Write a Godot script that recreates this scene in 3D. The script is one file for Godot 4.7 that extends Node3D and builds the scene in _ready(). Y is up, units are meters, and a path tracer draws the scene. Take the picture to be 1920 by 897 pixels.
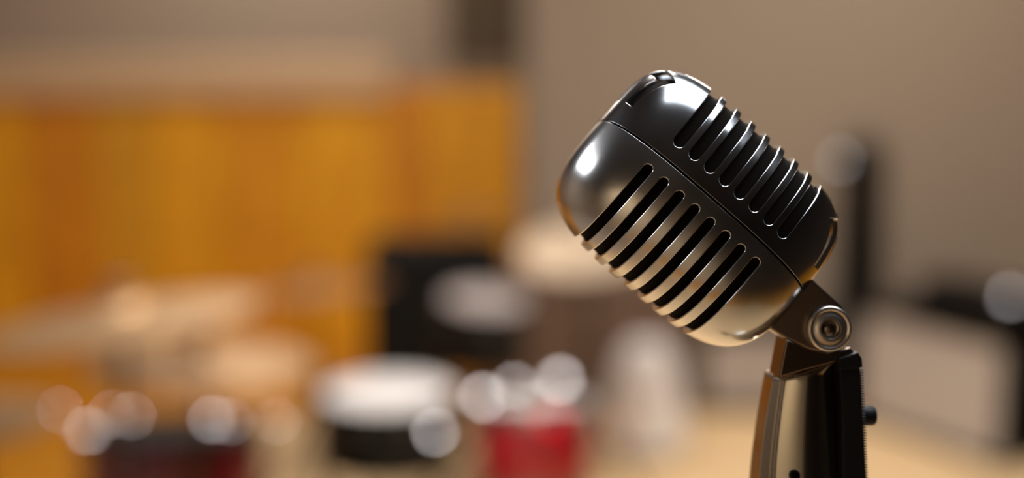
extends Node3D
# A vintage chrome vocal microphone in a music rehearsal room, drum kit and amplifiers far out of focus behind it.

const PITCH := 10.0
const EYE := Vector3(0, 1.68, 0)
const FPX := 2666.0
var cam_basis := Basis()
var mats := {}
var taken := {}

# ---------------------------------------------------------------- mesh builder
class MB:
	var v := PackedVector3Array()
	var n := PackedVector3Array()
	func tri(a: Vector3, b: Vector3, c: Vector3, na: Vector3, nb: Vector3, nc: Vector3) -> void:
		var g := (b - a).cross(c - a)
		if g.length_squared() < 1e-22:
			return
		if g.dot(na + nb + nc) > 0.0:
			v.append_array([a, c, b]); n.append_array([na, nc, nb])
		else:
			v.append_array([a, b, c]); n.append_array([na, nb, nc])
	func quad(a: Vector3, b: Vector3, c: Vector3, d: Vector3, na: Vector3, nb: Vector3, nc: Vector3, nd: Vector3) -> void:
		tri(a, b, c, na, nb, nc)
		tri(a, c, d, na, nc, nd)
	func flat(a: Vector3, b: Vector3, c: Vector3, d: Vector3, out: Vector3) -> void:
		var g := (b - a).cross(c - a)
		if g.length_squared() < 1e-22:
			g = (c - a).cross(d - a)
		g = g.normalized()
		if g.dot(out) < 0.0:
			g = -g
		quad(a, b, c, d, g, g, g, g)
	func mesh(scale := 1.0) -> ArrayMesh:
		var pos := v
		if scale != 1.0:
			pos = PackedVector3Array()
			pos.resize(v.size())
			for i in v.size():
				pos[i] = v[i] * scale
		var a := []
		a.resize(Mesh.ARRAY_MAX)
		a[Mesh.ARRAY_VERTEX] = pos
		a[Mesh.ARRAY_NORMAL] = n
		var m := ArrayMesh.new()
		m.add_surface_from_arrays(Mesh.PRIMITIVE_TRIANGLES, a)
		return m
	# profile: Vector2(radius, height); smooth joins below 40 degrees
	func lathe(prof: Array, segs := 32, at := Transform3D()) -> MB:
		var k := prof.size()
		var seg := []
		for i in k - 1:
			var d: Vector2 = prof[i + 1] - prof[i]
			seg.append(Vector2(d.y, -d.x).normalized())
		for i in k - 1:
			var n0: Vector2 = seg[i]
			var n1: Vector2 = seg[i]
			if i > 0 and n0.dot(seg[i - 1]) > 0.76:
				n0 = (n0 + seg[i - 1]).normalized()
			if i < k - 2 and n1.dot(seg[i + 1]) > 0.76:
				n1 = (n1 + seg[i + 1]).normalized()
			for s in segs:
				var a0 := TAU * s / segs
				var a1 := TAU * (s + 1) / segs
				var e0 := Vector3(cos(a0), 0, sin(a0))
				var e1 := Vector3(cos(a1), 0, sin(a1))
				var p: Vector2 = prof[i]
				var q: Vector2 = prof[i + 1]
				var up := Vector3.UP
				quad(at * (e0 * p.x + up * p.y), at * (e1 * p.x + up * p.y), at * (e1 * q.x + up * q.y), at * (e0 * q.x + up * q.y),
					at.basis * (e0 * n0.x + up * n0.y), at.basis * (e1 * n0.x + up * n0.y), at.basis * (e1 * n1.x + up * n1.y), at.basis * (e0 * n1.x + up * n1.y))
		return self
	func tube(pts: Array, r: float, segs := 12) -> MB:
		var k := pts.size()
		var ref := Vector3.UP
		var d0: Vector3 = (pts[1] - pts[0]).normalized()
		if absf(d0.dot(ref)) > 0.9:
			ref = Vector3.RIGHT
		var side := d0.cross(ref).normalized()
		var rings := []
		for i in k:
			var d: Vector3 = (pts[mini(i + 1, k - 1)] - pts[maxi(i - 1, 0)]).normalized()
			side = (side - d * side.dot(d)).normalized()
			var o := d.cross(side)
			var ring := []
			for s in segs + 1:
				ring.append(side * cos(TAU * s / segs) + o * sin(TAU * s / segs))
			rings.append(ring)
		for i in k - 1:
			for s in segs:
				var p: Vector3 = pts[i]
				var q: Vector3 = pts[i + 1]
				quad(p + rings[i][s] * r, p + rings[i][s + 1] * r, q + rings[i + 1][s + 1] * r, q + rings[i + 1][s] * r, rings[i][s], rings[i][s + 1], rings[i + 1][s + 1], rings[i + 1][s])
		for e in [0, k - 1]:
			var c: Vector3 = pts[e]
			var d: Vector3 = (pts[1] - pts[0]).normalized() * -1.0 if e == 0 else (pts[k - 1] - pts[k - 2]).normalized()
			for s in segs:
				tri(c, c + rings[e][s] * r, c + rings[e][s + 1] * r, d, d, d)
		return self
	# box with chamfered edges
	func box(c: Vector3, size: Vector3, bev := 0.004, at := Transform3D()) -> MB:
		var h := size / 2.0
		bev = minf(bev, minf(h.x, minf(h.y, h.z)) * 0.9)
		for ax in 3:
			for s in [-1.0, 1.0]:
				var u := (ax + 1) % 3
				var w := (ax + 2) % 3
				var nn := Vector3(); nn[ax] = s
				var q := []
				for k in [[-1, -1], [1, -1], [1, 1], [-1, 1]]:
					var p := Vector3(); p[ax] = s * h[ax]; p[u] = k[0] * (h[u] - bev); p[w] = k[1] * (h[w] - bev)
					q.append(at * (c + p))
				flat(q[0], q[1], q[2], q[3], at.basis * nn)
		for ax in 3:   # edges along ax
			var u := (ax + 1) % 3
			var w := (ax + 2) % 3
			for su in [-1.0, 1.0]:
				for sw in [-1.0, 1.0]:
					var q := []
					for k in [[-1, 0], [1, 0], [1, 1], [-1, 1]]:
						var p := Vector3(); p[ax] = k[0] * (h[ax] - bev)
						p[u] = su * (h[u] - (bev if k[1] == 1 else 0.0))
						p[w] = sw * (h[w] - (bev if k[1] == 0 else 0.0))
						q.append(at * (c + p))
					var nn := Vector3(); nn[u] = su; nn[w] = sw
					flat(q[0], q[1], q[2], q[3], at.basis * nn)
		for sx in [-1.0, 1.0]:
			for sy in [-1.0, 1.0]:
				for sz in [-1.0, 1.0]:
					var s := Vector3(sx, sy, sz)
					var nn := at.basis * s.normalized()
					var e := s * h
					tri(at * (c + e - Vector3(0, sy * bev, sz * bev)), at * (c + e - Vector3(sx * bev, 0, sz * bev)), at * (c + e - Vector3(sx * bev, sy * bev, 0)), nn, nn, nn)
		return self
	# polygon in the xy plane (any winding) pushed from z0 to z1, edges rounded
	func extrude(poly_in: PackedVector2Array, z0: float, z1: float, bev := 0.4) -> MB:
		var poly := poly_in.duplicate()
		if Geometry2D.is_polygon_clockwise(poly):
			poly.reverse()
		var k := poly.size()
		var en := []
		for i in k:
			var d := (poly[(i + 1) % k] - poly[i]).normalized()
			en.append(Vector2(d.y, -d.x))
		var rings := []   # [inset, z, tilt]
		for j in 4:
			var a := PI / 2 * j / 3.0
			rings.append([bev * (1 - sin(a)), bev * (1 - cos(a)), a])
		var off := func(i: int, inset: float) -> Vector2:
			var m: Vector2 = en[i] + en[(i + k - 1) % k]
			m = m / maxf(0.3, m.length_squared()) * 2.0
			return poly[i] - m * inset
		var tris := Geometry2D.triangulate_polygon(poly)
		for face in [-1.0, 1.0]:
			var zf := z1 if face > 0 else z0
			for t in range(0, tris.size(), 3):
				var q := []
				for j in 3:
					var p: Vector2 = off.call(tris[t + j], bev)
					q.append(Vector3(p.x, p.y, zf))
				var nn := Vector3(0, 0, face)
				tri(q[0], q[1], q[2], nn, nn, nn)
			for i in k:
				var i2 := (i + 1) % k
				var na: Vector2 = en[i]
				var nb: Vector2 = en[i]
				if na.dot(en[(i + k - 1) % k]) > 0.7:
					na = (na + en[(i + k - 1) % k]).normalized()
				if nb.dot(en[i2]) > 0.7:
					nb = (nb + en[i2]).normalized()
				for j in 3:
					var r0: Array = rings[j]
					var r1: Array = rings[j + 1]
					var p0: Vector2 = off.call(i, r0[0]); var p1: Vector2 = off.call(i2, r0[0])
					var p2: Vector2 = off.call(i2, r1[0]); var p3: Vector2 = off.call(i, r1[0])
					var f := func(nn: Vector2, a: float) -> Vector3: return Vector3(nn.x * sin(a), nn.y * sin(a), face * cos(a))
					quad(Vector3(p0.x, p0.y, zf - face * r0[1]), Vector3(p1.x, p1.y, zf - face * r0[1]), Vector3(p2.x, p2.y, zf - face * r1[1]), Vector3(p3.x, p3.y, zf - face * r1[1]),
						f.call(na, r0[2]), f.call(nb, r0[2]), f.call(nb, r1[2]), f.call(na, r1[2]))
				if face > 0:
					var a2 := Vector3(na.x, na.y, 0)
					var b2 := Vector3(nb.x, nb.y, 0)
					quad(Vector3(poly[i].x, poly[i].y, z0 + bev), Vector3(poly[i2].x, poly[i2].y, z0 + bev), Vector3(poly[i2].x, poly[i2].y, z1 - bev), Vector3(poly[i].x, poly[i].y, z1 - bev), a2, b2, b2, a2)
		return self

# ---------------------------------------------------------------- helpers
func numbered(s: String) -> String:
	if not taken.has(s):
		taken[s] = 0
		return s
	taken[s] += 1
	return "%s_%03d" % [s, taken[s]]

func thing(called: String, label: String, category: String, at := Vector3.ZERO, turn := 0.0, group := "") -> Node3D:
	var o := Node3D.new()
	o.name = numbered(called)
	add_child(o)
	o.position = at
	o.rotation.y = turn
	tag(o, label, category, group)
	return o

func tag(o: Node, label: String, category: String, group := "") -> void:
	o.set_meta("label", label)
	o.set_meta("category", category)
	if group:
		o.set_meta("group", group)

func part(called: String, m: Mesh, material: Material, parent: Node, at := Transform3D()) -> MeshInstance3D:
	var o := MeshInstance3D.new()
	o.name = called
	o.mesh = m
	o.material_override = material
	o.transform = at
	parent.add_child(o, true)
	return o

func structure(called: String, m: Mesh, material: Material, label: String, category: String, at := Transform3D()) -> MeshInstance3D:
	var o := part(called, m, material, self, at)
	o.set_meta("kind", "structure")
	tag(o, label, category)
	return o

func mat(color: Color, rough := 0.6, metal := 0.0) -> StandardMaterial3D:
	var m := StandardMaterial3D.new()
	m.albedo_color = color
	m.roughness = rough
	m.metallic = metal
	return m

func noise_tex(freq: float, seed_n: int, size := 256, lo := Color.BLACK, hi := Color.WHITE, octaves := 3) -> NoiseTexture2D:
	var n := FastNoiseLite.new()
	n.seed = seed_n
	n.frequency = freq
	n.fractal_octaves = octaves
	var t := NoiseTexture2D.new()
	t.width = size
	t.height = size
	t.seamless = true
	t.noise = n
	var g := Gradient.new()
	g.set_color(0, lo)
	g.set_color(1, hi)
	t.color_ramp = g
	return t

# point seen at pixel (x, y) of the 1920 x 897 photograph, at a depth along the lens axis: used as a tape measure
func see(x: float, y: float, depth: float) -> Vector3:
	return EYE + cam_basis * Vector3((x - 960.0) / FPX * depth, (448.5 - y) / FPX * depth, -depth)

func lamp_panel(called: String, label: String, at: Vector3, size: Vector2, energy: float, color := Color(1, 0.96, 0.92)) -> void:
	var t := thing(called, label, "ceiling light", at, 0.0, "ceiling panels")
	part("housing", MB.new().box(Vector3(0, 0.03, 0), Vector3(size.x + 0.06, 0.05, size.y + 0.06), 0.006).mesh(), mats.white_paint, t)
	var g := mat(Color(0.9, 0.9, 0.88), 0.5)
	g.emission_enabled = true
	g.emission = color
	g.emission_energy_multiplier = 2.0
	part("light_diffuser", MB.new().box(Vector3(0, 0, 0), Vector3(size.x, 0.012, size.y), 0.003).mesh(), g, t)
	var l := AreaLight3D.new()
	l.name = "panel_light"
	l.area_size = size
	l.light_energy = energy
	l.light_color = color
	l.area_range = 12.0
	l.area_attenuation = 2.0
	l.shadow_enabled = true
	l.rotation_degrees.x = -90
	l.position.y = -0.012
	t.add_child(l)

# ---------------------------------------------------------------- the microphone head (millimetres; x across, y along, -z is the front)
const HW := 28.0
const HD := 39.0
const HH := 50.6
const HQ := 2.7
const YC := 30.0
const TH := 1.7
const GAP := 0.016

func kd(y: float, front: bool) -> float:
	var p := 4.3 if front else 3.7
	return pow(maxf(0.0, 1.0 - pow(minf(1.0, absf(y) / HH), p)), 1.0 / p)

func kw(y: float) -> float:
	var p := 3.0
	return pow(maxf(0.0, 1.0 - pow(minf(1.0, absf(y) / HH), p)), 1.0 / p)

func hp(phi: float, y: float) -> Vector3:
	var c := cos(phi)
	var s := sin(phi)
	var r := pow(pow(absf(c), HQ) + pow(absf(s), HQ), -1.0 / HQ)
	return Vector3(HW * kw(y) * c * r, y, HD * kd(y, s < 0.0) * s * r)

func hn(phi: float, y: float) -> Vector3:
	if absf(y) > HH * 0.9995:
		return Vector3(0, signf(y), 0)
	var e := minf(0.05, (HH - absf(y)) * 0.4)
	var dphi := 0.004
	var fl := -1.0 if phi < 0.0 else 1.0
	var p0 := clampf(phi * fl - dphi, 0.0005, PI - 0.0005) * fl
	var p1 := clampf(phi * fl + dphi, 0.0005, PI - 0.0005) * fl
	var a := hp(p1, y) - hp(p0, y)
	var b := hp(phi, y + e) - hp(phi, y - e)
	var g := a.cross(b).normalized()
	return -g if g.dot(Vector3(cos(phi) * HW, 0.0, sin(phi) * HD)) < 0.0 else g

func cap_y(x: float, z: float) -> float:
	var lo := YC * 0.9
	var hi := HH
	for i in 26:
		var y := (lo + hi) / 2.0
		var a := HW * kw(y)
		var d := HD * kd(y, true)
		var f := 2.0 if a < 1e-4 or d < 1e-4 else pow(absf(x) / a, HQ) + pow(absf(z) / d, HQ)
		if f < 1.0:
			lo = y
		else:
			hi = y
	return (lo + hi) / 2.0

func cap_n(x: float, z: float, sy: float) -> Vector3:
	var e := 0.15
	var dx := (cap_y(x + e, z) - cap_y(x - e, z)) / (2 * e)
	var dz := (cap_y(x, minf(z, 0.0) + e) - cap_y(x, minf(z, 0.0) - e)) / (2 * e) if z < -e else 0.0
	return Vector3(-dx, 1.0, -dz).normalized() * Vector3(1, sy, 1)

# grid of parameters -> outer and inner skin
func skin(b: MB, rows: Array) -> void:
	var pts := []
	for row in rows:
		var r := []
		for u in row:
			var p := hp(u.x, u.y)
			var n := hn(u.x, u.y)
			r.append([p, n, p - n * TH])
		pts.append(r)
	for i in rows.size() - 1:
		for j in rows[i].size() - 1:
			var a: Array = pts[i][j]; var c: Array = pts[i][j + 1]; var d: Array = pts[i + 1][j + 1]; var e: Array = pts[i + 1][j]
			b.quad(a[0], c[0], d[0], e[0], a[1], c[1], d[1], e[1])
			b.quad(a[2], c[2], d[2], e[2], -a[1], -c[1], -d[1], -e[1])

# a rounded edge from the outer skin into the opening: [point, normal, direction into the opening]
func rim(b: MB, path: Array, bev := 0.45) -> void:
	var ring := []
	for q in path:
		var p: Vector3 = q[0]
		var n: Vector3 = q[1]
		var t: Vector3 = (q[2] - n * n.dot(q[2])).normalized()
		var r := []
		for j in 5:
			var a := PI / 2 * j / 4.0
			r.append([p + t * bev * sin(a) - n * bev * (1 - cos(a)), n * cos(a) + t * sin(a)])
		r.append([p + t * bev - n * TH, t])
		ring.append(r)
	for i in ring.size() - 1:
		for j in 5:
			b.quad(ring[i][j][0], ring[i + 1][j][0], ring[i + 1][j + 1][0], ring[i][j + 1][0], ring[i][j][1], ring[i + 1][j][1], ring[i + 1][j + 1][1], ring[i][j + 1][1])

func shell(front: bool) -> MB:
	var b := MB.new()
	var sg := -1.0 if front else 1.0
	var n_slots := 8
	var half := 2.65 if front else 2.25      # half width of a slot
	var reach := 0.150 if front else 0.128   # angle where a slot's round end begins its tip
	var round_ := 0.070 if front else 0.060
	var span := 25.3 if front else 26.0
	var mid := -1.3 if front else 0.4
	var pitch := span * 2.0 / (n_slots - 1)
	var top := YC
	var cols := 100
	var line := func(y: float, f0: float, f1: float, k: int) -> Array:
		var r := []
		for j in k + 1:
			r.append(Vector2(sg * lerpf(f0, f1, float(j) / k), y))
		return r
	var y_from := -top
	for s in n_slots + 1:
		var yc: float = mid - span + pitch * s
		var y_to := top if s == n_slots else yc - half
		var rows := []
		var k := 3
		for i in k + 1:
			rows.append(line.call(lerpf(y_from, y_to, float(i) / k), GAP, PI - GAP, cols))
		skin(b, rows)
		if s == n_slots:
			break
		# the slot's own height: solid next to both seams only
		var near := []
		var far := []
		var tip := []
		var tip_far := []
		var m := 14
		for i in m + 1:
			var u := -cos(PI * i / m)
			var y := yc + half * u
			var pe := reach + round_ * (1.0 - sqrt(maxf(0.0, 1.0 - u * u)))
			near.append(line.call(y, GAP, pe, 6))
			far.append(line.call(y, PI - GAP, PI - pe, 6))
			var phi := sg * pe
			var dirv := Vector3(0, -u, 0) * 1.0
			var tang := (hp(phi + sg * 0.01, y) - hp(phi, y)).normalized()
			dirv = Vector3(0, -u, 0) + tang * sqrt(maxf(0.0, 1.0 - u * u))
			tip.append([hp(phi, y), hn(phi, y), dirv])
			var ph2 := sg * (PI - pe)
			var tan2 := (hp(ph2 - sg * 0.01, y) - hp(ph2, y)).normalized()
			tip_far.append([hp(ph2, y), hn(ph2, y), Vector3(0, -u, 0) + tan2 * sqrt(maxf(0.0, 1.0 - u * u))])
		skin(b, near)
		skin(b, far)
		rim(b, tip)
		rim(b, tip_far)
		for e in [-1.0, 1.0]:
			var y := yc + half * float(e)
			var path := []
			for j in cols + 1:
				var phi: float = sg * lerpf(reach + round_, PI - reach - round_, float(j) / cols)
				path.append([hp(phi, y), hn(phi, y), Vector3(0, -float(e), 0)])
			rim(b, path)
		y_from = yc + half
	# the two end caps
	for sy in [-1.0, 1.0]:
		if not front:
			var rows := []
			for i in 33:
				var t := float(i) / 32.0
				var y := lerpf(YC, HH, 1.0 - pow(1.0 - t, 3.0)) * float(sy)
				rows.append(line.call(y, GAP, PI - GAP, cols))
			skin(b, rows)
		else:
			front_cap(b, sy)
	# edge along the seam
	for far_side in [false, true]:
		var path := []
		var phi := sg * (GAP if not far_side else PI - GAP)
		for i in 81:
			var t := -1.0 + 2.0 * i / 80.0
			var y := HH * 0.999 * sin(t * PI / 2)
			path.append([hp(phi, y), hn(phi, y), Vector3(0, 0, -sg)])
		rim(b, path, 0.14)
	return b

func front_cap(b: MB, sy: float) -> void:
	var xc := HW * kw(YC)
	var zc := HD * kd(YC, true)
	var xs := []
	var edge := [-18.6, -14.2, -9.6, -4.6, 4.6, 9.6, 14.2, 18.6]
	for i in 13:
		xs.append(-18.6 - (xc - 18.6) * sin(PI / 2 * (1.0 - i / 12.0)))
	for i in 7:
		var k := 6 if i == 3 else 4
		for j in k:
			xs.append(lerpf(edge[i], edge[i + 1], (j + 1.0) / k))
	for i in 12:
		xs.append(18.6 + (xc - 18.6) * sin(PI / 2 * (i + 1) / 12.0))
	var zl := [0.62, 10.5, 26.4, 32.6, 33.9, 36.3, zc]
	var fr := []
	var seg := [8, 12, 5, 2, 2, 6]
	for i in 6:
		for j in seg[i]:
			fr.append([lerpf(zl[i], zl[i + 1], float(j) / seg[i]), i])
	fr.append([zc, 5])
	var grid := []
	for x in xs:
		var ze := zc * pow(maxf(0.0, 1.0 - pow(minf(1.0, absf(x) / xc), HQ)), 1.0 / HQ)
		var col := []
		for f in fr:
			var z: float = minf(0.62, ze) + (f[0] - 0.62) / (zc - 0.62) * maxf(0.0, ze - 0.62)
			z = -z
			var y: float = cap_y(x, z)
			var p := Vector3(x, y * sy, z)
			var n := cap_n(x, z, sy)
			col.append([p, n, p - n * TH])
		grid.append(col)
	var open := func(i: int, j: int) -> bool:
		if i < 0 or j < 0 or i >= xs.size() - 1 or j >= fr.size() - 1:
			return false
		var x: float = (xs[i] + xs[i + 1]) / 2.0
		var s: int = fr[j][1]
		if s == 1:
			return (absf(x) > 4.6 and absf(x) < 9.6) or (absf(x) > 14.2 and absf(x) < 18.6)
		if s == 2 or s == 4:
			return absf(x) > 4.6 and absf(x) < (18.6 if s == 2 else 14.2)
		return false
	for i in xs.size() - 1:
		for j in fr.size() - 1:
			var a: Array = grid[i][j]; var c: Array = grid[i + 1][j]; var d: Array = grid[i + 1][j + 1]; var e: Array = grid[i][j + 1]
			if not open.call(i, j):
				b.quad(a[0], c[0], d[0], e[0], a[1], c[1], d[1], e[1])
				b.quad(a[2], c[2], d[2], e[2], -a[1], -c[1], -d[1], -e[1])
			else:
				if not open.call(i - 1, j):
					rim(b, [[a[0], a[1], Vector3(1, 0, 0)], [e[0], e[1], Vector3(1, 0, 0)]], 0.3)
				if not open.call(i + 1, j):
					rim(b, [[c[0], c[1], Vector3(-1, 0, 0)], [d[0], d[1], Vector3(-1, 0, 0)]], 0.3)
				if not open.call(i, j - 1):
					rim(b, [[a[0], a[1], Vector3(0, 0, -1)], [c[0], c[1], Vector3(0, 0, -1)]], 0.3)
				if not open.call(i, j + 1):
					rim(b, [[e[0], e[1], Vector3(0, 0, 1)], [d[0], d[1], Vector3(0, 0, 1)]], 0.3)

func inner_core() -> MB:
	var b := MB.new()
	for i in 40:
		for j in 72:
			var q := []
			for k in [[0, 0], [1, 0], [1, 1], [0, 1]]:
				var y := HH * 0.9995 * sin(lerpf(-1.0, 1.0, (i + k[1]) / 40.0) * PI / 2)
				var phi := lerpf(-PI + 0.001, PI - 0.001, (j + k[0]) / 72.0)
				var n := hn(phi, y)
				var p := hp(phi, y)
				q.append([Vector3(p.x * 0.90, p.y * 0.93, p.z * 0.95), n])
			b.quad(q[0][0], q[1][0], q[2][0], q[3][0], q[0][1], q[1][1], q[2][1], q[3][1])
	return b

# superelliptic loft: sections [y, centre x, half width, half depth, centre z]
func loft(secs: Array, q: float, segs := 64) -> MB:
	var b := MB.new()
	var at := func(i: int, s: int) -> Vector3:
		var a := TAU * s / segs
		var c := cos(a)
		var d := sin(a)
		var r := pow(pow(absf(c), q) + pow(absf(d), q), -1.0 / q)
		var e: Array = secs[clampi(i, 0, secs.size() - 1)]
		return Vector3(e[1] + e[2] * c * r, e[0], e[4] + e[3] * d * r)
	var nor := func(i: int, s: int) -> Vector3:
		var g: Vector3 = (at.call(i, s + 1) - at.call(i, s - 1)).cross(at.call(i + 1, s) - at.call(i - 1, s)).normalized()
		var e: Array = secs[i]
		return -g if g.dot(at.call(i, s) - Vector3(e[1], e[0], e[4])) < 0 else g
	for i in secs.size() - 1:
		for s in segs:
			b.quad(at.call(i, s), at.call(i, s + 1), at.call(i + 1, s + 1), at.call(i + 1, s), nor.call(i, s), nor.call(i, s + 1), nor.call(i + 1, s + 1), nor.call(i + 1, s))
	for e in [0, secs.size() - 1]:
		var c := Vector3(secs[e][1], secs[e][0], secs[e][4])
		var nn := Vector3(0, 1.0 if secs[e][0] > secs[secs.size() - 1 - e][0] else -1.0, 0)
		for s in segs:
			b.tri(c, at.call(e, s), at.call(e, s + 1), nn, nn, nn)
	return b

# the handle's cross-section: flat side, crisp chamfer at the left, a bulging face
func handle_loft(secs: Array) -> MB:
	var b := MB.new()
	var ring := [Vector2(-1, -1), Vector2(-1, -0.97), Vector2(-1, 0.22), Vector2(-0.995, 0.25), Vector2(-0.975, 0.29), Vector2(-0.83, 0.52), Vector2(-0.815, 0.545), Vector2(-0.80, 0.53), Vector2(-0.785, 0.50), Vector2(-0.77, 0.53)]
	for i in 29:
		var f := i / 28.0
		ring.append(Vector2(lerpf(-0.75, 1.0, f), 0.56 + 0.44 * pow(sin(PI * (0.06 + 0.9 * f)), 0.9) - 0.25 * f * f))
	ring.append_array([Vector2(1.0, 0.1), Vector2(1, -0.97), Vector2(1, -1)])
	var k := ring.size()
	var at := func(i: int, s: int) -> Vector3:
		var e: Array = secs[clampi(i, 0, secs.size() - 1)]
		var q: Vector2 = ring[(s + k) % k]
		return Vector3(e[1] + e[2] * q.x, e[0], e[4] + e[3] * q.y)
	for i in secs.size() - 1:
		for s in k:
			var nn := []
			for j in [[i, s], [i, s + 1], [i + 1, s + 1], [i + 1, s]]:
				var along: Vector3 = at.call(j[0] + 1, j[1]) - at.call(j[0] - 1, j[1])
				var g: Vector3 = (at.call(j[0], j[1] + 1) - at.call(j[0], j[1] - 1)).cross(along).normalized()
				var q: Vector2 = ring[(j[1] + k) % k]
				nn.append(-g if g.dot(Vector3(q.x * 1.2, 0, q.y + 0.2)) < 0 else g)
			b.quad(at.call(i, s), at.call(i, s + 1), at.call(i + 1, s + 1), at.call(i + 1, s), nn[0], nn[1], nn[2], nn[3])
	for e in [0, secs.size() - 1]:
		var c := Vector3(secs[e][1], secs[e][0], secs[e][4])
		var up := Vector3(0, 1.0 if e == 0 else -1.0, 0)
		for s in k:
			b.tri(c, at.call(e, s), at.call(e, s + 1), up, up, up)
	return b

func px(list: Array) -> PackedVector2Array:   # photograph offsets from the pivot -> millimetres
	var r := PackedVector2Array()
	for p in list:
		r.append(Vector2(p[0] - 1540.0, 613.0 - p[1]) / 4.9)
	return r

func build_microphone() -> void:
	var depth := 0.544
	var centre := see(1304, 395, depth)
	var q := (EYE - centre).normalized()
	var r := Vector3.UP.cross(q).normalized()
	var p := q.cross(r)
	# the head leans: its top points up and left
	var u := (r * -0.7655 + p * 0.6434).normalized()
	var basis_head := Basis(q, u, q.cross(u))
	basis_head = basis_head.rotated(u, deg_to_rad(15.0))
	basis_head = basis_head.rotated(q.cross(u).normalized(), deg_to_rad(-7.0))
	var head := Transform3D(basis_head.orthonormalized(), centre)
	var pivot := see(1540, 613, depth)
	var bh := Basis(r, p, q)
	bh = bh.rotated(p, deg_to_rad(14.0))
	var body := Transform3D(bh, pivot)
	var foot := body * Vector3(-0.006, -0.085, 0)
	var t := thing("microphone", "vintage chrome vocal microphone with slotted rounded head tilted on a swivel base", "microphone", foot)
	var back := Transform3D(Basis(), foot).affine_inverse()
	part("rear_shell", shell(false).mesh(0.001), mats.satin_chrome, t, back * head)
	part("front_shell", shell(true).mesh(0.001), mats.polished_chrome, t, back * head)
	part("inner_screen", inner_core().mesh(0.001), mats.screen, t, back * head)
	# neck plate and pivot
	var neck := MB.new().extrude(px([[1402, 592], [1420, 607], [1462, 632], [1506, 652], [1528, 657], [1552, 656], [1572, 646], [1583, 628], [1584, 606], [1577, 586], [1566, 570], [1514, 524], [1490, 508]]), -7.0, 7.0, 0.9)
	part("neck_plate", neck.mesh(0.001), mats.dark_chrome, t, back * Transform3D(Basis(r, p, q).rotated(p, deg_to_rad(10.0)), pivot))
	var bolt := MB.new().lathe([Vector2(8.7, -3.0), Vector2(8.7, 1.9), Vector2(8.6, 2.3), Vector2(8.25, 2.7), Vector2(7.7, 2.85), Vector2(7.2, 2.75), Vector2(6.8, 2.45), Vector2(6.6, 2.4), Vector2(5.4, 2.95), Vector2(4.2, 3.25), Vector2(3.8, 3.2), Vector2(3.6, 2.9), Vector2(3.5, 1.2), Vector2(0.0, 1.2)], 64, Transform3D(Basis(Vector3.RIGHT, PI / 2), Vector3(0, 0, 7.6)))
	var bo := part("pivot_bolt", bolt.mesh(0.001), mats.bright_chrome, t, back * body)
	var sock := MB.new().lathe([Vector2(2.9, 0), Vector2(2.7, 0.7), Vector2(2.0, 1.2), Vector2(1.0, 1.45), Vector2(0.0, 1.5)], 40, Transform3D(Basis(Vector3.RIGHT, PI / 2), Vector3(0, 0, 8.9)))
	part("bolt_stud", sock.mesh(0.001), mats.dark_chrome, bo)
	# the swivel base
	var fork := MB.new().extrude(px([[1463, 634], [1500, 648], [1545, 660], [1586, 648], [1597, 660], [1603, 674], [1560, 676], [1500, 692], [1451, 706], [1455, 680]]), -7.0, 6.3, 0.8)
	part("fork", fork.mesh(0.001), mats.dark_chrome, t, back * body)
	var secs := []
	for i in 25:
		var f := i / 24.0
		var y := lerpf(703.0, 1030.0, f)
		var xl := lerpf(1449.0, 1425.0, sin(minf(1.0, f * 1.35) * PI / 2))
		var xr := lerpf(1572.0, 1606.0, f)
		secs.append([(613.0 - y) / 4.9, ((xl + xr) / 2 - 1540.0) / 4.9 + 0.4, (xr - xl) / 2 / 4.9 * 1.0, 9.0 + 2.0 * f, -3.0])
	# slanting top of the handle
	var upper := []
	for i in 6:
		var f := i / 6.0
		var s: Array = secs[0].duplicate()
		upper.append([lerpf((613.0 - 677.0) / 4.9, s[0], f), lerpf(s[1] + 9.0, s[1], f), lerpf(3.0, s[2], f), s[3], s[4]])
	part("handle", handle_loft(upper + secs).mesh(0.001), mats.handle, t, back * body)
	var screw := MB.new().lathe([Vector2(2.1, -1), Vector2(2.1, 0.2), Vector2(1.8, 0.4), Vector2(1.3, 0.4), Vector2(1.1, -0.5), Vector2(0, -0.5)], 28, Transform3D(Basis(Vector3.RIGHT, PI / 2), Vector3((1484.0 - 1540) / 4.9, (613 - 887.0) / 4.9, 7.3)))
	part("screw", screw.mesh(0.001), mats.black_metal, t, back * body)
	var sw := MB.new().extrude(px([[1562, 676], [1598, 668], [1606, 700], [1612, 790], [1618, 860], [1624, 930], [1628, 1030], [1578, 1030], [1576, 900], [1572, 800], [1566, 720]]), -13.0, 8.0, 0.8)
	var block := part("switch_plate", sw.mesh(0.001), mats.black_plastic, t, back * body)
	var teeth := MB.new()
	for i in 70:
		var y := 690.0 + i * 4.9
		var x := lerpf(1605.0, 1627.0, (y - 690.0) / 330.0)
		var c := px([[x, y]])[0]
		teeth.box(Vector3(c.x, c.y, -1.7), Vector3(2.4, 0.42, 19.0), 0.12)
	var tm := part("grip_ridges", teeth.mesh(0.001), mats.black_plastic, block)
	tm.set_meta("kind", "stuff")
	var lip := MB.new().extrude(px([[1560, 668], [1598, 656], [1606, 668], [1608, 684], [1596, 688], [1562, 690]]), -14.0, 8.6, 0.7)
	part("switch_cap", lip.mesh(0.001), mats.black_plastic, block)
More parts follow.
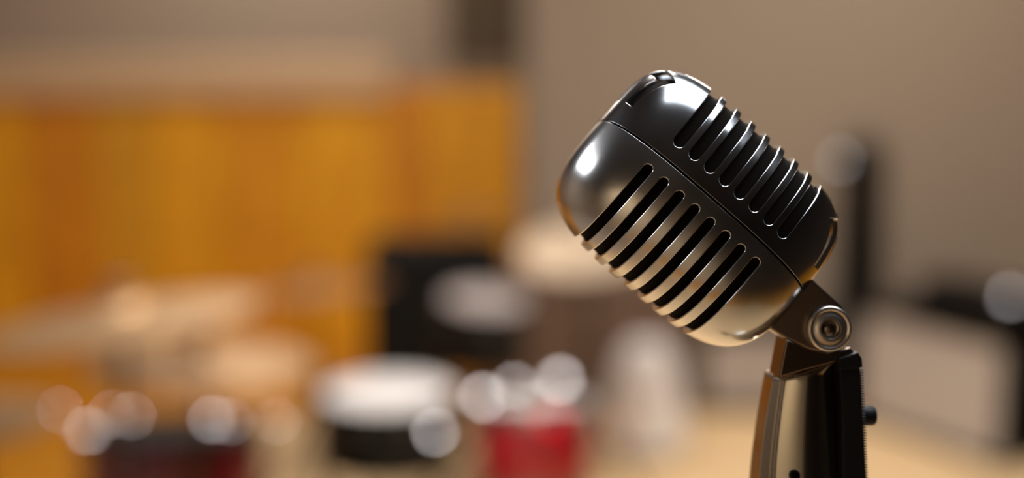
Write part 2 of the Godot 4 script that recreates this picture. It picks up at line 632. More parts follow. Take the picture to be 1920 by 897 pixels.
	var knob := MB.new().lathe([Vector2(2.6, 12.0), Vector2(2.6, 15.4), Vector2(3.6, 15.6), Vector2(3.9, 16.2), Vector2(3.9, 21.4), Vector2(3.5, 22.2), Vector2(0, 22.4)], 36, Transform3D(Basis(Vector3.BACK, -PI / 2), Vector3(0, (613 - 781.0) / 4.9, -1.0)))
	part("switch_knob", knob.mesh(0.001), mats.black_plastic, block)
	part("thread_collar", MB.new().lathe([Vector2(0, -0.006), Vector2(0.013, -0.006), Vector2(0.0142, -0.004), Vector2(0.0142, 0.0), Vector2(0.013, 0.002), Vector2(0, 0.002)], 40).mesh(), mats.bright_chrome, t)
	# the straight stand under it
	var st := thing("microphone_stand", "black straight microphone stand with round base under the chrome microphone", "stand", Vector3(foot.x, ground(foot.x, foot.z), foot.z))
	var hgt := foot.y - 0.006 - st.position.y
	part("base", MB.new().lathe([Vector2(0, 0), Vector2(0.128, 0), Vector2(0.13, 0.004), Vector2(0.126, 0.014), Vector2(0.06, 0.024), Vector2(0.02, 0.034), Vector2(0, 0.034)], 48).mesh(), mats.black_metal, st)
	part("pole", MB.new().lathe([Vector2(0.0135, 0.03), Vector2(0.0135, hgt * 0.55), Vector2(0.0095, hgt * 0.56), Vector2(0.0095, hgt), Vector2(0, hgt)], 24).mesh(), mats.black_metal, st)
	part("clutch", MB.new().lathe([Vector2(0.0135, hgt * 0.53), Vector2(0.018, hgt * 0.535), Vector2(0.018, hgt * 0.575), Vector2(0.0095, hgt * 0.58)], 24).mesh(), mats.black_plastic, st)

# ---------------------------------------------------------------- drums
var kit_lamp := Vector3.ZERO

# added glint disc: a flat metal face aimed half way between lens and kit lamp
func plate(called: String, parent: Node3D, at: Vector3, dia: float, material: Material) -> void:
	var n := ((EYE - at).normalized() + (kit_lamp - at).normalized()).normalized()
	var x := n.cross(Vector3.RIGHT).normalized()
	var b := Basis(x, n, x.cross(n))
	var h := dia / 2
	var m := MB.new().lathe([Vector2(0, -0.008), Vector2(h * 0.8, -0.008), Vector2(h, -0.004), Vector2(h, -0.0005), Vector2(h * 0.96, 0), Vector2(h * 0.5, h * 0.012), Vector2(0, h * 0.016)], 24)
	var w := Transform3D(b, at)
	part(called, m.mesh(), material, parent, parent.transform.affine_inverse() * w)

func drum(called: String, label: String, category: String, at: Vector3, tilt: Vector2, rad: float, hgt: float, shell_mat: Material, head_mat: Material, hoop_mat: Material, lugs := 8) -> Node3D:
	# at: centre of the batter head
	var t := thing(called, label, category, Vector3.ZERO)
	var b := Basis(Vector3.RIGHT, deg_to_rad(tilt.x)) * Basis(Vector3.BACK, deg_to_rad(tilt.y))
	t.transform = Transform3D(b, at - b.y * hgt)
	part("shell", MB.new().lathe([Vector2(rad * 0.97, 0.0), Vector2(rad * 0.985, 0.004), Vector2(rad * 0.985, hgt - 0.012), Vector2(rad * 0.97, hgt - 0.008)], 64).mesh(), shell_mat, t)
	part("batter_head", MB.new().lathe([Vector2(rad * 0.99, hgt - 0.016), Vector2(rad * 0.99, hgt - 0.007), Vector2(rad * 0.97, hgt - 0.004), Vector2(0, hgt - 0.003)], 64).mesh(), head_mat, t)
	part("bottom_head", MB.new().lathe([Vector2(0, 0.001), Vector2(rad * 0.97, 0.001)], 64).mesh(), head_mat, t)
	for k in 2:
		var y := hgt if k == 0 else 0.0
		var s := 1.0 if k == 0 else -1.0
		part("hoop", MB.new().lathe([Vector2(rad * 0.995, y - s * 0.03), Vector2(rad + 0.006, y - s * 0.03), Vector2(rad + 0.006, y - s * 0.027), Vector2(rad + 0.002, y - s * 0.024), Vector2(rad + 0.002, y - s * 0.002), Vector2(rad + 0.005, y), Vector2(rad + 0.004, y + s * 0.002), Vector2(rad * 0.995, y)], 64).mesh(), hoop_mat, t)
	for k in lugs:
		var a := TAU * (k + 0.5) / lugs
		var e := Vector3(cos(a), 0, sin(a))
		var m := MB.new().box(Vector3(0, hgt / 2, 0), Vector3(0.016, minf(0.07, hgt * 0.4), 0.016), 0.005, Transform3D(Basis(Vector3.UP, -a), e * (rad * 0.985 + 0.006)))
		var lug := part("lug", m.mesh(), mats.black_metal if hoop_mat == mats.black_metal else mats.hardware, t)
		part("tension_rod", MB.new().tube([e * (rad + 0.007) + Vector3(0, hgt * 0.5, 0), e * (rad + 0.007) + Vector3(0, hgt - 0.02, 0)], 0.0028, 8).mesh(), mats.hardware, lug)
		part("rod_head", MB.new().lathe([Vector2(0, hgt - 0.03), Vector2(0.006, hgt - 0.03), Vector2(0.006, hgt - 0.018), Vector2(0.004, hgt - 0.014), Vector2(0, hgt - 0.013)], 10, Transform3D(Basis(), e * (rad + 0.007))).mesh(), mats.hardware, lug)
	return t

func ground(x: float, z: float) -> float:
	return 0.0125 if x > -1.32 and x < 2.29 and z > -5.47 and z < 0.17 else 0.0

func tripod(called: String, label: String, category: String, top: Vector3, spread := 0.26, r := 0.0125, material: Material = null, group := "") -> Node3D:
	var m: Material = material if material else mats.hardware
	var fy := ground(top.x, top.z)
	var t := thing(called, label, category, Vector3(top.x, fy, top.z), 0.0, group)
	top.y -= fy
	part("pole", MB.new().tube([Vector3(0, 0.07, 0), Vector3(0, top.y * 0.62, 0)], r, 14).mesh(), m, t)
	part("upper_tube", MB.new().tube([Vector3(0, top.y * 0.6, 0), Vector3(0, top.y, 0)], r * 0.62, 12).mesh(), m, t)
	part("clamp", MB.new().lathe([Vector2(r, top.y * 0.58), Vector2(r * 1.7, top.y * 0.585), Vector2(r * 1.7, top.y * 0.625), Vector2(r * 0.6, top.y * 0.63)], 16).mesh(), m, t)
	var hub := minf(0.42, top.y * 0.55)
	for k in 3:
		var a := TAU * k / 3 + 0.5
		var e := Vector3(cos(a), 0, sin(a))
		var leg := part("leg", MB.new().tube([e * r + Vector3(0, hub, 0), e * spread + Vector3(0, 0.018, 0)], r * 0.6, 10).mesh(), m, t)
		part("rubber_foot", MB.new().lathe([Vector2(0, 0), Vector2(0.014, 0), Vector2(0.015, 0.012), Vector2(0.01, 0.03), Vector2(0, 0.03)], 12, Transform3D(Basis(), e * spread)).mesh(), mats.black_plastic, leg)
	return t

func cymbal(called: String, label: String, at: Vector3, tilt: Vector2, rad: float, material: Material, stand_label: String) -> void:
	var t := thing(called, label, "cymbal", Vector3.ZERO, 0.0, "")
	var b := Basis(Vector3.RIGHT, deg_to_rad(tilt.x)) * Basis(Vector3.BACK, deg_to_rad(tilt.y))
	t.transform = Transform3D(b, at)
	var prof := []
	var h := rad * 0.09
	for i in 15:
		var f := 1.0 - i / 14.0
		if f > 0.26:
			prof.append(Vector2(rad * f, -h * pow(f, 1.6)))
	var bell := rad * 0.24
	for i in 8:
		var a := PI / 2 * i / 7.0
		prof.append(Vector2(maxf(0.0, bell * cos(a)), -h * 0.11 + rad * 0.085 * sin(a)))
	var under := []
	for i in prof.size():
		var p: Vector2 = prof[prof.size() - 1 - i]
		under.append(Vector2(p.x, p.y - 0.0016))
	part("bow", MB.new().lathe(prof, 72).lathe(under, 72).mesh(), material, t)
	part("felt", MB.new().lathe([Vector2(0, rad * 0.08), Vector2(0.016, rad * 0.08), Vector2(0.016, rad * 0.08 + 0.012), Vector2(0, rad * 0.08 + 0.012)], 16).mesh(), mats.felt, t)
	part("wing_nut", MB.new().lathe([Vector2(0.007, rad * 0.08 + 0.011), Vector2(0.007, rad * 0.08 + 0.03), Vector2(0, rad * 0.08 + 0.031)], 12).box(Vector3(0, rad * 0.08 + 0.026, 0), Vector3(0.044, 0.014, 0.005), 0.002).mesh(), mats.hardware, t)
	tripod("cymbal_stand", stand_label, "stand", at - Vector3(0, h * 0.1 + 0.002, 0), 0.24, 0.0125, mats.black_metal)

func build_drums() -> void:
	# snare on its stand
	var sc := see(729, 733, 3.7)
	drum("snare_drum", "black snare drum with a bright white head, tilted towards the red tom", "drum", sc, Vector2(0, 0), 0.172, 0.19, mats.black_shell, mats.white_head, mats.black_metal)
	var ss := tripod("snare_stand", "chrome tripod stand holding the black snare drum", "stand", sc - Vector3(0, 0.225, 0.01), 0.25)
	var bs := Basis(Vector3.RIGHT, deg_to_rad(0))
	for k in 3:
		var a := TAU * k / 3 + 0.5
		var e := bs * Vector3(cos(a), 0, sin(a))
		var o: Vector3 = sc - ss.position
		part("basket_arm", MB.new().tube([o - bs.y * 0.225, o - bs.y * 0.2 + e * 0.19, o - bs.y * 0.165 + e * 0.192], 0.006, 8).mesh(), mats.hardware, ss)
	plate("stand_glint_disc", ss, see(816, 811, 3.5), 0.021, mats.satin_glint)  # reflector disc added for a round highlight by the snare
	# red rack tom beside it
	var rc := see(1000, 752, 3.75)
	var tom := drum("rack_tom", "red lacquered rack tom with chrome hoop, between the white snare head and the white stool", "drum", rc, Vector2(-11, 0), 0.16, 0.25, mats.red_shell, mats.white_head, mats.hardware, 6)
	plate("tom_glint_disc", tom, see(905, 745, 3.68), 0.026, mats.satin_glint)  # this and the next two: reflectors added for highlights along the hoop
	plate("tom_glint_disc", tom, see(965, 724, 3.68), 0.019, mats.satin_glint)
	plate("tom_glint_disc", tom, see(1050, 712, 3.68), 0.038, mats.satin_glint)
	plate("red_glint_disc", tom, see(1035, 790, 3.58), 0.05, mats.red_glint)  # red highlight of the lacquer, built as a tinted disc
	var ts := tripod("tom_stand", "chrome tripod stand carrying the red rack tom", "stand", rc + Vector3(0, -0.2, -0.25), 0.25)
	part("mount_arm", MB.new().tube([rc + Vector3(0, -0.2, -0.25) - ts.position, rc + Vector3(0, -0.17, -0.2) - ts.position], 0.008, 8).mesh(), mats.hardware, ts)
	# dark red floor tom at the left
	var fc := see(325, 800, 3.5)
	var ft := drum("floor_tom", "dark red floor tom with black head and added glint discs below the left cymbals", "drum", fc, Vector2(-9, 0), 0.215, 0.38, mats.dark_red_shell, mats.black_head, mats.black_metal)
	for k in 3:
		var a := TAU * k / 3 + 0.6
		var e := Vector3(cos(a), 0, sin(a)) * 0.227
		var o := Vector3(0, -ft.position.y, 0)
		part("leg", MB.new().tube([e + Vector3(0, 0.22, 0), e + o + Vector3(0, 0.0, 0)], 0.0065, 10).mesh(), mats.black_metal, ft)
	for d in [[165, 811, 0.034], [247, 781, 0.013], [208, 778, 0.011], [398, 787, 0.017], [432, 790, 0.012], [520, 790, 0.010], [112, 770, 0.012]]:
		plate("floor_tom_glint_disc", ft, see(d[0], d[1], 3.42), d[2], mats.satin_glint)  # added reflectors hung near the drum to give round highlights
	# pale tom in front of the black loudspeaker
	var pc := see(912, 560, 4.3)
	drum("concert_tom", "small black tom with a pale grey head in front of the black loudspeaker", "drum", pc, Vector2(6, -4), 0.13, 0.2, mats.black_shell, mats.pale_head, mats.black_metal, 6)
	var cs := tripod("tom_stand", "black tripod stand carrying the small pale-headed tom", "stand", pc + Vector3(0, -0.12, -0.275), 0.25, 0.0125, mats.black_metal)
	part("mount_arm", MB.new().tube([pc + Vector3(0, -0.12, -0.275) - cs.position, pc + Vector3(0, -0.1, -0.145) - cs.position], 0.009, 8).mesh(), mats.black_metal, cs)
	# cymbals
	cymbal("ride_cymbal", "large bronze ride cymbal, upper left one, rising to the right", see(225, 578, 2.7), Vector2(-2.5, 7), 0.262, mats.bronze, "black tripod stand under the large upper left cymbal")
	cymbal("crash_cymbal", "bronze crash cymbal lying nearly level below the large ride cymbal", see(378, 664, 3.0), Vector2(-1, -2), 0.235, mats.bronze, "black tripod stand under the level crash cymbal")
	cymbal("crash_cymbal", "dim bronze crash cymbal farther back, behind the ride cymbal's right end", see(590, 530, 4.3), Vector2(-5, 5), 0.22, mats.dull_bronze, "black tripod stand under the dim crash cymbal farther back")
	cymbal("hi_hat_cymbal", "pinkish bronze hi-hat cymbal cut off by the left edge of the picture", see(-45, 778, 2.9), Vector2(1, 2), 0.16, mats.bronze, "black tripod stand under the cut-off hi-hat cymbal")
	cymbal("crash_cymbal", "pale shining crash cymbal tilted forward, half hidden behind the microphone head", see(1105, 452, 4.42), Vector2(13, 6), 0.22, mats.pale_bronze, "black tripod stand under the pale crash cymbal behind the microphone")
	cymbal("splash_cymbal", "small brown splash cymbal just above the black loudspeaker", see(885, 405, 5.15), Vector2(-4, 5), 0.165, mats.dull_bronze, "black tripod stand under the small splash cymbal")

# ---------------------------------------------------------------- the rest of the room
func amp(called: String, label: String, at: Vector3, turn: float, w: float, h: float, d: float, grip := 0.0) -> Node3D:
	var t := thing(called, label, "amplifier", at, turn)
	var f := 0.022
	var b := MB.new()
	b.box(Vector3(0, h / 2 + 0.012, -d / 2 - 0.012), Vector3(w, h - 0.024, d - 0.024), 0.006)
	for s in [-1.0, 1.0]:
		b.box(Vector3(s * (w / 2 - f / 2), h / 2 + 0.006, -0.006), Vector3(f, h - 0.012, 0.036), 0.004)
		b.box(Vector3(0, h / 2 + 0.006 + s * (h / 2 - 0.006 - f / 2), -0.006), Vector3(w, f, 0.036), 0.004)
	part("cabinet", b.mesh(), mats.tolex, t)
	part("grille_cloth", MB.new().box(Vector3(0, h / 2 + 0.006, -0.008), Vector3(w - f * 2, h - f * 2 - 0.01, 0.012), 0.003).mesh(), mats.grille, t)
	part("handle", MB.new().tube([Vector3(grip - 0.1, h - 0.002, -d / 2), Vector3(grip - 0.07, h + 0.018, -d / 2), Vector3(grip + 0.07, h + 0.018, -d / 2), Vector3(grip + 0.1, h - 0.002, -d / 2)], 0.008, 8).mesh(), mats.black_plastic, t)
	for s in [-1, 1]:
		for k in [-1, 1]:
			part("rubber_foot", MB.new().lathe([Vector2(0, 0), Vector2(0.016, 0), Vector2(0.018, 0.013), Vector2(0, 0.013)], 14, Transform3D(Basis(), Vector3(s * (w / 2 - 0.04), 0, -d / 2 + k * (d / 2 - 0.05)))).mesh(), mats.black_plastic, t)
	return t

func floor_at(x: float, depth: float) -> Vector3:
	var p := see(x, 448.5, depth)
	return Vector3(p.x, ground(p.x, p.z), p.z)

func build_room() -> void:
	var zl := -6.45
	var zr := -5.9
	var xr := 0.06
	var hi := 3.0
	structure("floor", MB.new().box(Vector3(0, -0.05, -1.7), Vector3(7.2, 0.1, 10.2), 0.002).mesh(), mats.floor_wood, "golden brown wooden floor under the drum kit", "floor")
	structure("ceiling", MB.new().box(Vector3(0, hi + 0.05, -1.7), Vector3(7.2, 0.1, 10.2), 0.002).mesh(), mats.ceiling, "dark ceiling with light panels above the room", "ceiling")
	var wl := structure("wall_back", MB.new().box(Vector3(-1.77, hi / 2, zl - 0.06), Vector3(3.66, hi, 0.1), 0.002).mesh(), mats.wall_cloth, "grey beige cloth wall above the yellow wood panelling", "wall")
	structure("wall_right_back", MB.new().box(Vector3(xr + 1.77, hi / 2, zr - 0.25), Vector3(3.54, hi, 0.5), 0.01).mesh(), mats.wall_cloth, "plain grey beige cloth wall behind the microphone and amplifiers", "wall")
	structure("wall_left", MB.new().box(Vector3(-3.55, hi / 2, -1.7), Vector3(0.1, hi, 10.0), 0.002).mesh(), mats.wall_cloth, "cloth side wall beyond the left edge of the picture", "wall")
	structure("wall_right", MB.new().box(Vector3(3.55, hi / 2, -1.7), Vector3(0.1, hi, 10.0), 0.002).mesh(), mats.wall_right, "dark side wall beyond the right edge of the picture", "wall")
	structure("wall_front_left", MB.new().box(Vector3(-1.15, hi / 2, 3.3), Vector3(4.7, hi, 0.1), 0.002).mesh(), mats.wall_dark, "tan wall behind the camera", "wall")
	structure("wall_front_right", MB.new().box(Vector3(2.35, hi / 2, 3.3), Vector3(2.3, hi, 0.1), 0.002).mesh(), mats.wall_right, "unseen dark wall half behind the camera, added to darken the chrome reflections", "wall")  # dark half added so the chrome front has something dark to reflect
	# yellow wood panelling on the back wall: each board its own piece
	var top_a: float = see(400, 187, -zl).y
	var top_b: float = see(850, 158, -zl).y
	var scale := -zl / FPX * 1.012
	var rng := RandomNumberGenerator.new()
	rng.seed = 4
	var edges := [-420, -240, -90, 55, 190, 290, 420, 560, 735, 800, 880, 975]
	var tones := [mats.board_a, mats.board_b, mats.board_c, mats.board_d]
	var order := [0, 1, 3, 1, 2, 3, 0, 3, 1, 3, 3]
	for i in edges.size() - 1:
		var x0: float = (edges[i] - 960) * scale
		var x1: float = (edges[i + 1] - 960) * scale
		var h := top_a if edges[i] < 735 else top_b
		part("board", MB.new().box(Vector3((x0 + x1) / 2, h / 2, zl + 0.006 + rng.randf() * 0.004), Vector3(x1 - x0 - 0.006, h - 0.002, 0.03), 0.005).mesh(), tones[order[i]], wl)
	var rail_top: float = see(400, 108, -zl).y
	var xe := (740 - 960) * scale
	structure("trim_1", MB.new().box(Vector3((-3.5 + xe) / 2, (top_a + rail_top) / 2 + 0.004, zl + 0.02), Vector3(xe + 3.5, rail_top - top_a - 0.006, 0.055), 0.012).mesh(), mats.rail, "pale tan rail running along the top of the yellow panelling", "rail")
	# dark sheet standing in for the shade in the corner
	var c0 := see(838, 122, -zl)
	var sp := thing("corner_shade_panel", "dark olive sheet standing in for the corner shade above the yellow boards", "shade panel", Vector3((c0.x + 0.03) / 2, c0.y + 0.02, zl))
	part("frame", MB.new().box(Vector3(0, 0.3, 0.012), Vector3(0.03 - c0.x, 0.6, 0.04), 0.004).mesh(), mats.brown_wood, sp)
	part("cloth", MB.new().box(Vector3(0, 0.3, 0.035), Vector3(0.01 - c0.x, 0.575, 0.02), 0.006).mesh(), mats.corner_shade_cloth, sp)
	# rug
	var ru := thing("rug", "pale beige rug on the floor under the drum kit", "rug", Vector3(0.62, 0, -1.75))
	part("pile", MB.new().box(Vector3(0, 0.006, 0), Vector3(3.3, 0.012, 7.4), 0.005).mesh(), mats.rug, ru)
	part("binding", MB.new().box(Vector3(0, 0.004, 0), Vector3(3.34, 0.008, 7.44), 0.003).mesh(), mats.rug_edge, ru)

	var r2 := thing("rug", "plain brown grey rug added out of view, to mute the floor reflection in the chrome", "rug", Vector3(-2.25, 0, 0.2))  # unseen rug added to tone down yellow floor reflections in the metal
	part("pile", MB.new().box(Vector3(0, 0.006, 0), Vector3(2.2, 0.012, 5.4), 0.005).mesh(), mats.rug_dark, r2)
	part("binding", MB.new().box(Vector3(0, 0.004, 0), Vector3(2.24, 0.008, 5.44), 0.003).mesh(), mats.rug_edge, r2)

func build_furniture() -> void:
	# amplifiers at the right
	var a1 := floor_at(1450, 5.6)
	amp("combo_amplifier", "low grey-fronted amplifier farther back, partly behind the microphone base", a1, 0.0, 0.56, 0.34, 0.2)
	var l := floor_at(1615, 5.45)
	var r := floor_at(1905, 4.85)
	var d := r - l
	var t2 := amp("speaker_cabinet", "large speaker cabinet with grey cloth front and black frame, at the right edge", (l + r) / 2 + Vector3(0, 0.0, 0), -atan2(d.z, d.x), d.length(), 0.46, 0.33, -0.25)
	var top := t2.transform * Vector3(0.14, 0.4605, -0.1)
	var hd := thing("amplifier_head", "black amplifier head standing on the right end of the grey speaker cabinet", "amplifier", top, t2.rotation.y)
	part("cabinet", MB.new().box(Vector3(0, 0.08, 0), Vector3(0.44, 0.15, 0.2), 0.008).mesh(), mats.tolex, hd)
	part("control_panel", MB.new().box(Vector3(0, 0.055, 0.1), Vector3(0.4, 0.06, 0.008), 0.002).mesh(), mats.black_metal, hd)
	for k in 6:
		part("knob", MB.new().lathe([Vector2(0.011, 0), Vector2(0.01, 0.012), Vector2(0, 0.013)], 14, Transform3D(Basis(Vector3.RIGHT, PI / 2), Vector3(-0.15 + 0.05 * k, 0.055, 0.104))).mesh(), mats.black_plastic, hd)
	for k in [-1, 1]:
		part("rubber_foot", MB.new().box(Vector3(k * 0.18, 0.0025, 0), Vector3(0.03, 0.005, 0.15), 0.001).mesh(), mats.black_plastic, hd)
	plate("amp_glint_disc", hd, see(1893, 557, 4.75), 0.04, mats.satin_glint)  # disc added to mirror the kit lamp as a highlight
	# soft guitar bag against the wall
	var g := floor_at(1618, 5.87)
	var gb := thing("guitar_bag", "slim black guitar bag standing against the grey wall behind the amplifiers", "bag", g)
	var secs := []
	for i in 31:
		var f := i / 30.0
		var w := 0.05 + 0.13 * pow(1.0 - f, 0.8)
		if f < 0.42:
			w = 0.115 + 0.03 * cos((f - 0.14) / 0.28 * PI) * (1.0 if f > 0.14 else 1.0)
		else:
			w = lerpf(0.09, 0.082, (f - 0.42) / 0.58)
		if i == 0 or i == 30:
			w *= 0.7
		secs.append([f * 1.06, 0.0, w, lerpf(0.065, 0.035, f), -0.065 * f + 0.0])
	part("body", loft(secs, 2.6, 40).mesh(), mats.bag, gb)
	part("carry_strap", MB.new().tube([Vector3(-0.03, 0.55, 0.045), Vector3(-0.05, 0.5, 0.075), Vector3(-0.05, 0.42, 0.075), Vector3(-0.03, 0.37, 0.055)], 0.011, 8).mesh(), mats.black_plastic, gb)
	plate("bag_glint_disc", gb, see(1575, 300, 5.78), 0.042, mats.satin_glint)  # extra reflector giving a highlight beside the bag
	# black loudspeaker on its pole
	var sp := see(822, 572, 5.0)
	var ls := thing("loudspeaker", "black loudspeaker on a pole behind the small pale-headed tom", "loudspeaker", sp - Vector3(0, 0.22, 0))
	sp.y -= 0.012
	part("cabinet", MB.new().box(Vector3(0, 0.22, -0.02), Vector3(0.49, 0.46, 0.28), 0.02).mesh(), mats.tolex, ls)
	part("grille", MB.new().box(Vector3(0, 0.22, 0.122), Vector3(0.45, 0.42, 0.012), 0.004).mesh(), mats.black_plastic, ls)
	tripod("loudspeaker_stand", "thick black tripod stand under the black loudspeaker", "stand", sp - Vector3(0, 0.2205, 0), 0.3, 0.017, mats.black_metal)
	# brown cabinet and white stool
	var cb := thing("sideboard", "dark brown wooden sideboard against the grey wall behind the microphone", "cabinet", floor_at(1120, 5.62))
	part("body", MB.new().box(Vector3(0, 0.27, -0.12), Vector3(0.78, 0.5, 0.3), 0.008).mesh(), mats.brown_wood, cb)
	part("top", MB.new().box(Vector3(0, 0.533, -0.11), Vector3(0.82, 0.024, 0.34), 0.006).mesh(), mats.brown_wood, cb)
	part("plinth", MB.new().box(Vector3(0, 0.01, -0.12), Vector3(0.74, 0.02, 0.26), 0.002).mesh(), mats.brown_wood, cb)
	for s in [-1, 1]:
		var dr := part("door", MB.new().box(Vector3(s * 0.19, 0.27, 0.036), Vector3(0.37, 0.46, 0.018), 0.005).mesh(), mats.brown_wood, cb)
		part("knob", MB.new().lathe([Vector2(0.006, 0), Vector2(0.012, 0.012), Vector2(0.008, 0.02), Vector2(0, 0.022)], 14, Transform3D(Basis(Vector3.RIGHT, PI / 2), Vector3(s * 0.04, 0.3, 0.045))).mesh(), mats.dull_bronze, dr)
	var st := thing("stool", "white rounded stool on the rug to the right of the red tom", "stool", floor_at(1212, 5.1))
	var sec2 := []
	for i in 21:
		var f := i / 20.0
		sec2.append([0.03 + f * 0.36, 0.01 * f, (0.16 - 0.075 * pow(f, 1.4)) * (1.0 if i < 19 else 0.9 - 0.15 * (i - 19)), (0.14 - 0.05 * f) * (1.0 if i < 19 else 0.9), 0.0])
	part("seat", loft(sec2, 2.4, 48).mesh(), mats.white_cloth, st)
	part("base_ring", MB.new().lathe([Vector2(0, 0), Vector2(0.12, 0), Vector2(0.125, 0.01), Vector2(0.125, 0.028), Vector2(0, 0.03)], 32).mesh(), mats.black_plastic, st)
	plate("stool_glint_disc", st, see(1168, 800, 4.9), 0.045, mats.copper_glint)  # copper-tinted disc added for an orange highlight

func build_materials() -> void:
	mats.polished_chrome = mat(Color(0.72, 0.72, 0.725), 0.21, 1.0)
	var smudge := noise_tex(0.012, 3, 256, Color(0.72, 0.72, 0.72), Color(1, 1, 1), 2)
	var sc := mat(Color(0.78, 0.77, 0.76), 0.27, 1.0)
	for m in [sc, mats.polished_chrome]:
		m.roughness_texture = smudge
		m.roughness_texture_channel = BaseMaterial3D.TEXTURE_CHANNEL_RED
		m.uv1_triplanar = true
		m.uv1_scale = Vector3(9, 9, 9)
	mats.satin_chrome = sc
	mats.bright_chrome = mat(Color(0.80, 0.77, 0.74), 0.30, 1.0)
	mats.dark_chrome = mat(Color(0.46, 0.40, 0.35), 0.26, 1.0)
	mats.handle = mat(Color(0.68, 0.65, 0.60), 0.16, 1.0)
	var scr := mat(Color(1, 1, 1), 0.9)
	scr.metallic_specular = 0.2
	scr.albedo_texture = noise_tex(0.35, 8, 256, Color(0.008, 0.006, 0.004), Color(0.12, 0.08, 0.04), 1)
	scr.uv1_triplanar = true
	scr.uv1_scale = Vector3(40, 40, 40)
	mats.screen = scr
	mats.black_metal = mat(Color(0.06, 0.06, 0.06), 0.4, 0.6)
	mats.black_plastic = mat(Color(0.045, 0.042, 0.04), 0.5)
	mats.black_shell = mat(Color(0.075, 0.07, 0.07), 0.45)
	for m in [mats.black_shell, mats.black_plastic]:
		m.metallic_specular = 0.3
	mats.tolex = mat(Color(0.07, 0.062, 0.055), 0.7)
	mats.tolex.metallic_specular = 0.25
	mats.bag = mat(Color(0.05, 0.04, 0.03), 0.85)
	mats.bag.metallic_specular = 0.15
	mats.grille = mat(Color(0.70, 0.655, 0.615), 0.9)
	mats.white_paint = mat(Color(0.85, 0.85, 0.83), 0.6)
	mats.white_head = mat(Color(0.87, 0.85, 0.84), 0.5)
	mats.pale_head = mat(Color(0.68, 0.63, 0.61), 0.5)
	mats.black_head = mat(Color(0.05, 0.045, 0.045), 0.75)
	mats.white_cloth = mat(Color(0.97, 0.95, 0.94), 0.9)
	mats.felt = mat(Color(0.35, 0.1, 0.08), 0.95)
	mats.hardware = mat(Color(0.75, 0.74, 0.73), 0.25, 1.0)
	mats.satin_glint = mat(Color(0.71, 0.71, 0.73), 0.37, 1.0)
	mats.copper_glint = mat(Color(0.85, 0.62, 0.45), 0.42, 1.0)
	mats.red_glint = mat(Color(0.6, 0.06, 0.1), 0.55, 1.0)
	var rs := mat(Color(0.54, 0.012, 0.06), 0.35)
	rs.clearcoat_enabled = true
	rs.clearcoat = 0.6
	rs.clearcoat_roughness = 0.1
	mats.red_shell = rs
	var dr := rs.duplicate()
	dr.albedo_color = Color(0.36, 0.015, 0.035)
	mats.dark_red_shell = dr
	mats.bronze = mat(Color(0.74, 0.61, 0.46), 0.55, 1.0)
	mats.dull_bronze = mat(Color(0.62, 0.45, 0.30), 0.5, 1.0)
	mats.pale_bronze = mat(Color(0.86, 0.77, 0.66), 0.5, 0.6)
	mats.wall_cloth = mat(Color(0.60, 0.535, 0.465), 0.95)
	mats.wall_dark = mat(Color(0.72, 0.67, 0.58), 0.95)
	mats.wall_right = mat(Color(0.16, 0.13, 0.11), 0.95)
	mats.ceiling = mat(Color(0.17, 0.15, 0.14), 0.95)
	var fw := mat(Color(1, 1, 1), 0.5)
	fw.albedo_texture = noise_tex(0.01, 12, 256, Color(0.66, 0.42, 0.05), Color(0.78, 0.52, 0.08))
	fw.uv1_triplanar = true
	fw.uv1_scale = Vector3(0.5, 0.5, 4.0)
	mats.floor_wood = fw
	var tones := [[Color(0.78, 0.49, 0.0), Color(0.89, 0.61, 0.02)], [Color(0.75, 0.45, 0.0), Color(0.85, 0.55, 0.02)], [Color(0.76, 0.52, 0.05), Color(0.85, 0.61, 0.09)], [Color(0.82, 0.54, 0.0), Color(0.92, 0.66, 0.03)]]
	var names := ["board_a", "board_b", "board_c", "board_d"]
	for i in 4:
		var w := mat(Color(1, 1, 1), 0.5)
		w.albedo_texture = noise_tex(0.012, 20 + i, 256, tones[i][0], tones[i][1])
		w.uv1_triplanar = true
		w.uv1_scale = Vector3(2.0, 0.7, 2.0)
		mats[names[i]] = w
	mats.rail = mat(Color(0.76, 0.63, 0.48), 0.6)
	mats.corner_shade_cloth = mat(Color(0.32, 0.27, 0.20), 0.95)
	mats.rug = mat(Color(0.86, 0.73, 0.55), 0.95)
	mats.rug_dark = mat(Color(0.56, 0.49, 0.42), 0.95)
	mats.rug_edge = mat(Color(0.70, 0.58, 0.42), 0.95)
	mats.brown_wood = mat(Color(0.42, 0.33, 0.27), 0.5)

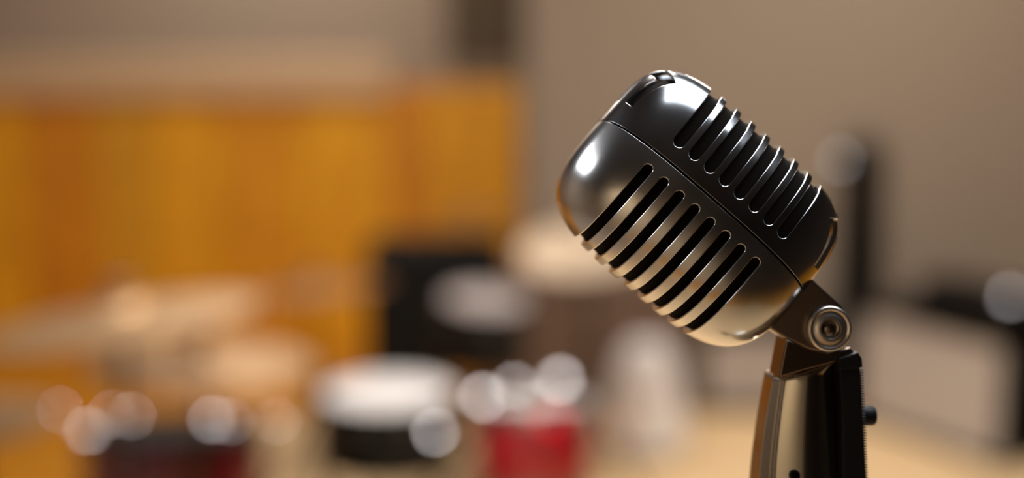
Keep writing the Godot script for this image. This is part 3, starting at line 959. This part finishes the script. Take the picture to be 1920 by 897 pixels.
func _ready() -> void:
	# camera, sky, exposure, lights
	cam_basis = Basis(Vector3.RIGHT, deg_to_rad(-PITCH))
	var cam := Camera3D.new()
	cam.name = "camera"
	cam.transform = Transform3D(cam_basis, EYE)
	add_child(cam)
	var lens := CameraAttributesPhysical.new()
	lens.frustum_focal_length = 12.0 / (448.5 / FPX)
	lens.frustum_focus_distance = 0.519
	lens.exposure_aperture = 3.35
	lens.frustum_near = 0.05
	lens.frustum_far = 60.0
	cam.attributes = lens
	cam.current = true
	var env := Environment.new()
	env.background_mode = Environment.BG_COLOR
	env.background_color = Color(0.02, 0.02, 0.02)
	env.tonemap_mode = Environment.TONE_MAPPER_LINEAR
	env.tonemap_exposure = 2.0
	env.sdfgi_enabled = true
	env.ssao_enabled = true
	env.ssil_enabled = true
	var we := WorldEnvironment.new()
	we.name = "environment"
	we.environment = env
	add_child(we)
	build_materials()
	kit_lamp = Vector3(0.1, 2.95, -2.5)
	lamp_panel("ceiling_light", "square ceiling light panel over the drum kit", kit_lamp, Vector2(0.6, 0.6), 4.6)
	lamp_panel("ceiling_light", "long cool ceiling light panel to the left of the microphone", Vector3(-1.9, 2.95, -0.75), Vector2(0.9, 1.8), 2.0, Color(0.94, 0.965, 1.0))
	lamp_panel("ceiling_light", "cool ceiling light panel above the microphone, to its right", Vector3(0.7, 2.95, -0.75), Vector2(1.2, 1.2), 1.05, Color(0.9, 0.95, 1.0))
	lamp_panel("ceiling_light", "small ceiling light panel close to the wall above the yellow panelling", Vector3(-1.0, 2.95, -5.95), Vector2(0.6, 0.3), 1.5)
	lamp_panel("ceiling_light", "ceiling light panel near the grey wall on the right", Vector3(1.5, 2.95, -4.6), Vector2(0.6, 0.6), 1.6)
	var wash := thing("added_downlight", "small warm lamp added out of view to brighten the tan wall behind the camera", "ceiling light", Vector3(-1.2, 2.96, 2.3))  # lamp added to light the wall that the chrome reflects
	part("trim_ring", MB.new().lathe([Vector2(0.05, 0.0), Vector2(0.075, 0.0), Vector2(0.08, 0.01), Vector2(0.08, 0.04), Vector2(0.05, 0.04)], 32).mesh(), mats.white_paint, wash)
	var bulb := mat(Color(0.9, 0.85, 0.8), 0.5)
	bulb.emission_enabled = true
	bulb.emission = Color(1, 0.88, 0.74)
	bulb.emission_energy_multiplier = 1.0
	part("bulb", MB.new().lathe([Vector2(0, 0.01), Vector2(0.03, 0.015), Vector2(0.045, 0.03), Vector2(0, 0.035)], 24).mesh(), bulb, wash)
	var spot := SpotLight3D.new()
	spot.name = "added_fill_beam"
	spot.light_color = Color(1, 0.94, 0.86)
	spot.light_energy = 2.6
	spot.light_size = 0.04
	spot.spot_angle = 58.0
	spot.spot_angle_attenuation = 0.6
	spot.spot_range = 12.0
	spot.spot_attenuation = 2.0
	spot.shadow_enabled = true
	wash.add_child(spot)
	spot.position = Vector3(0, -0.005, 0)
	spot.rotation_degrees = Vector3(-58, 180, 0)
	build_room()
	build_microphone()
	build_drums()
	build_furniture()
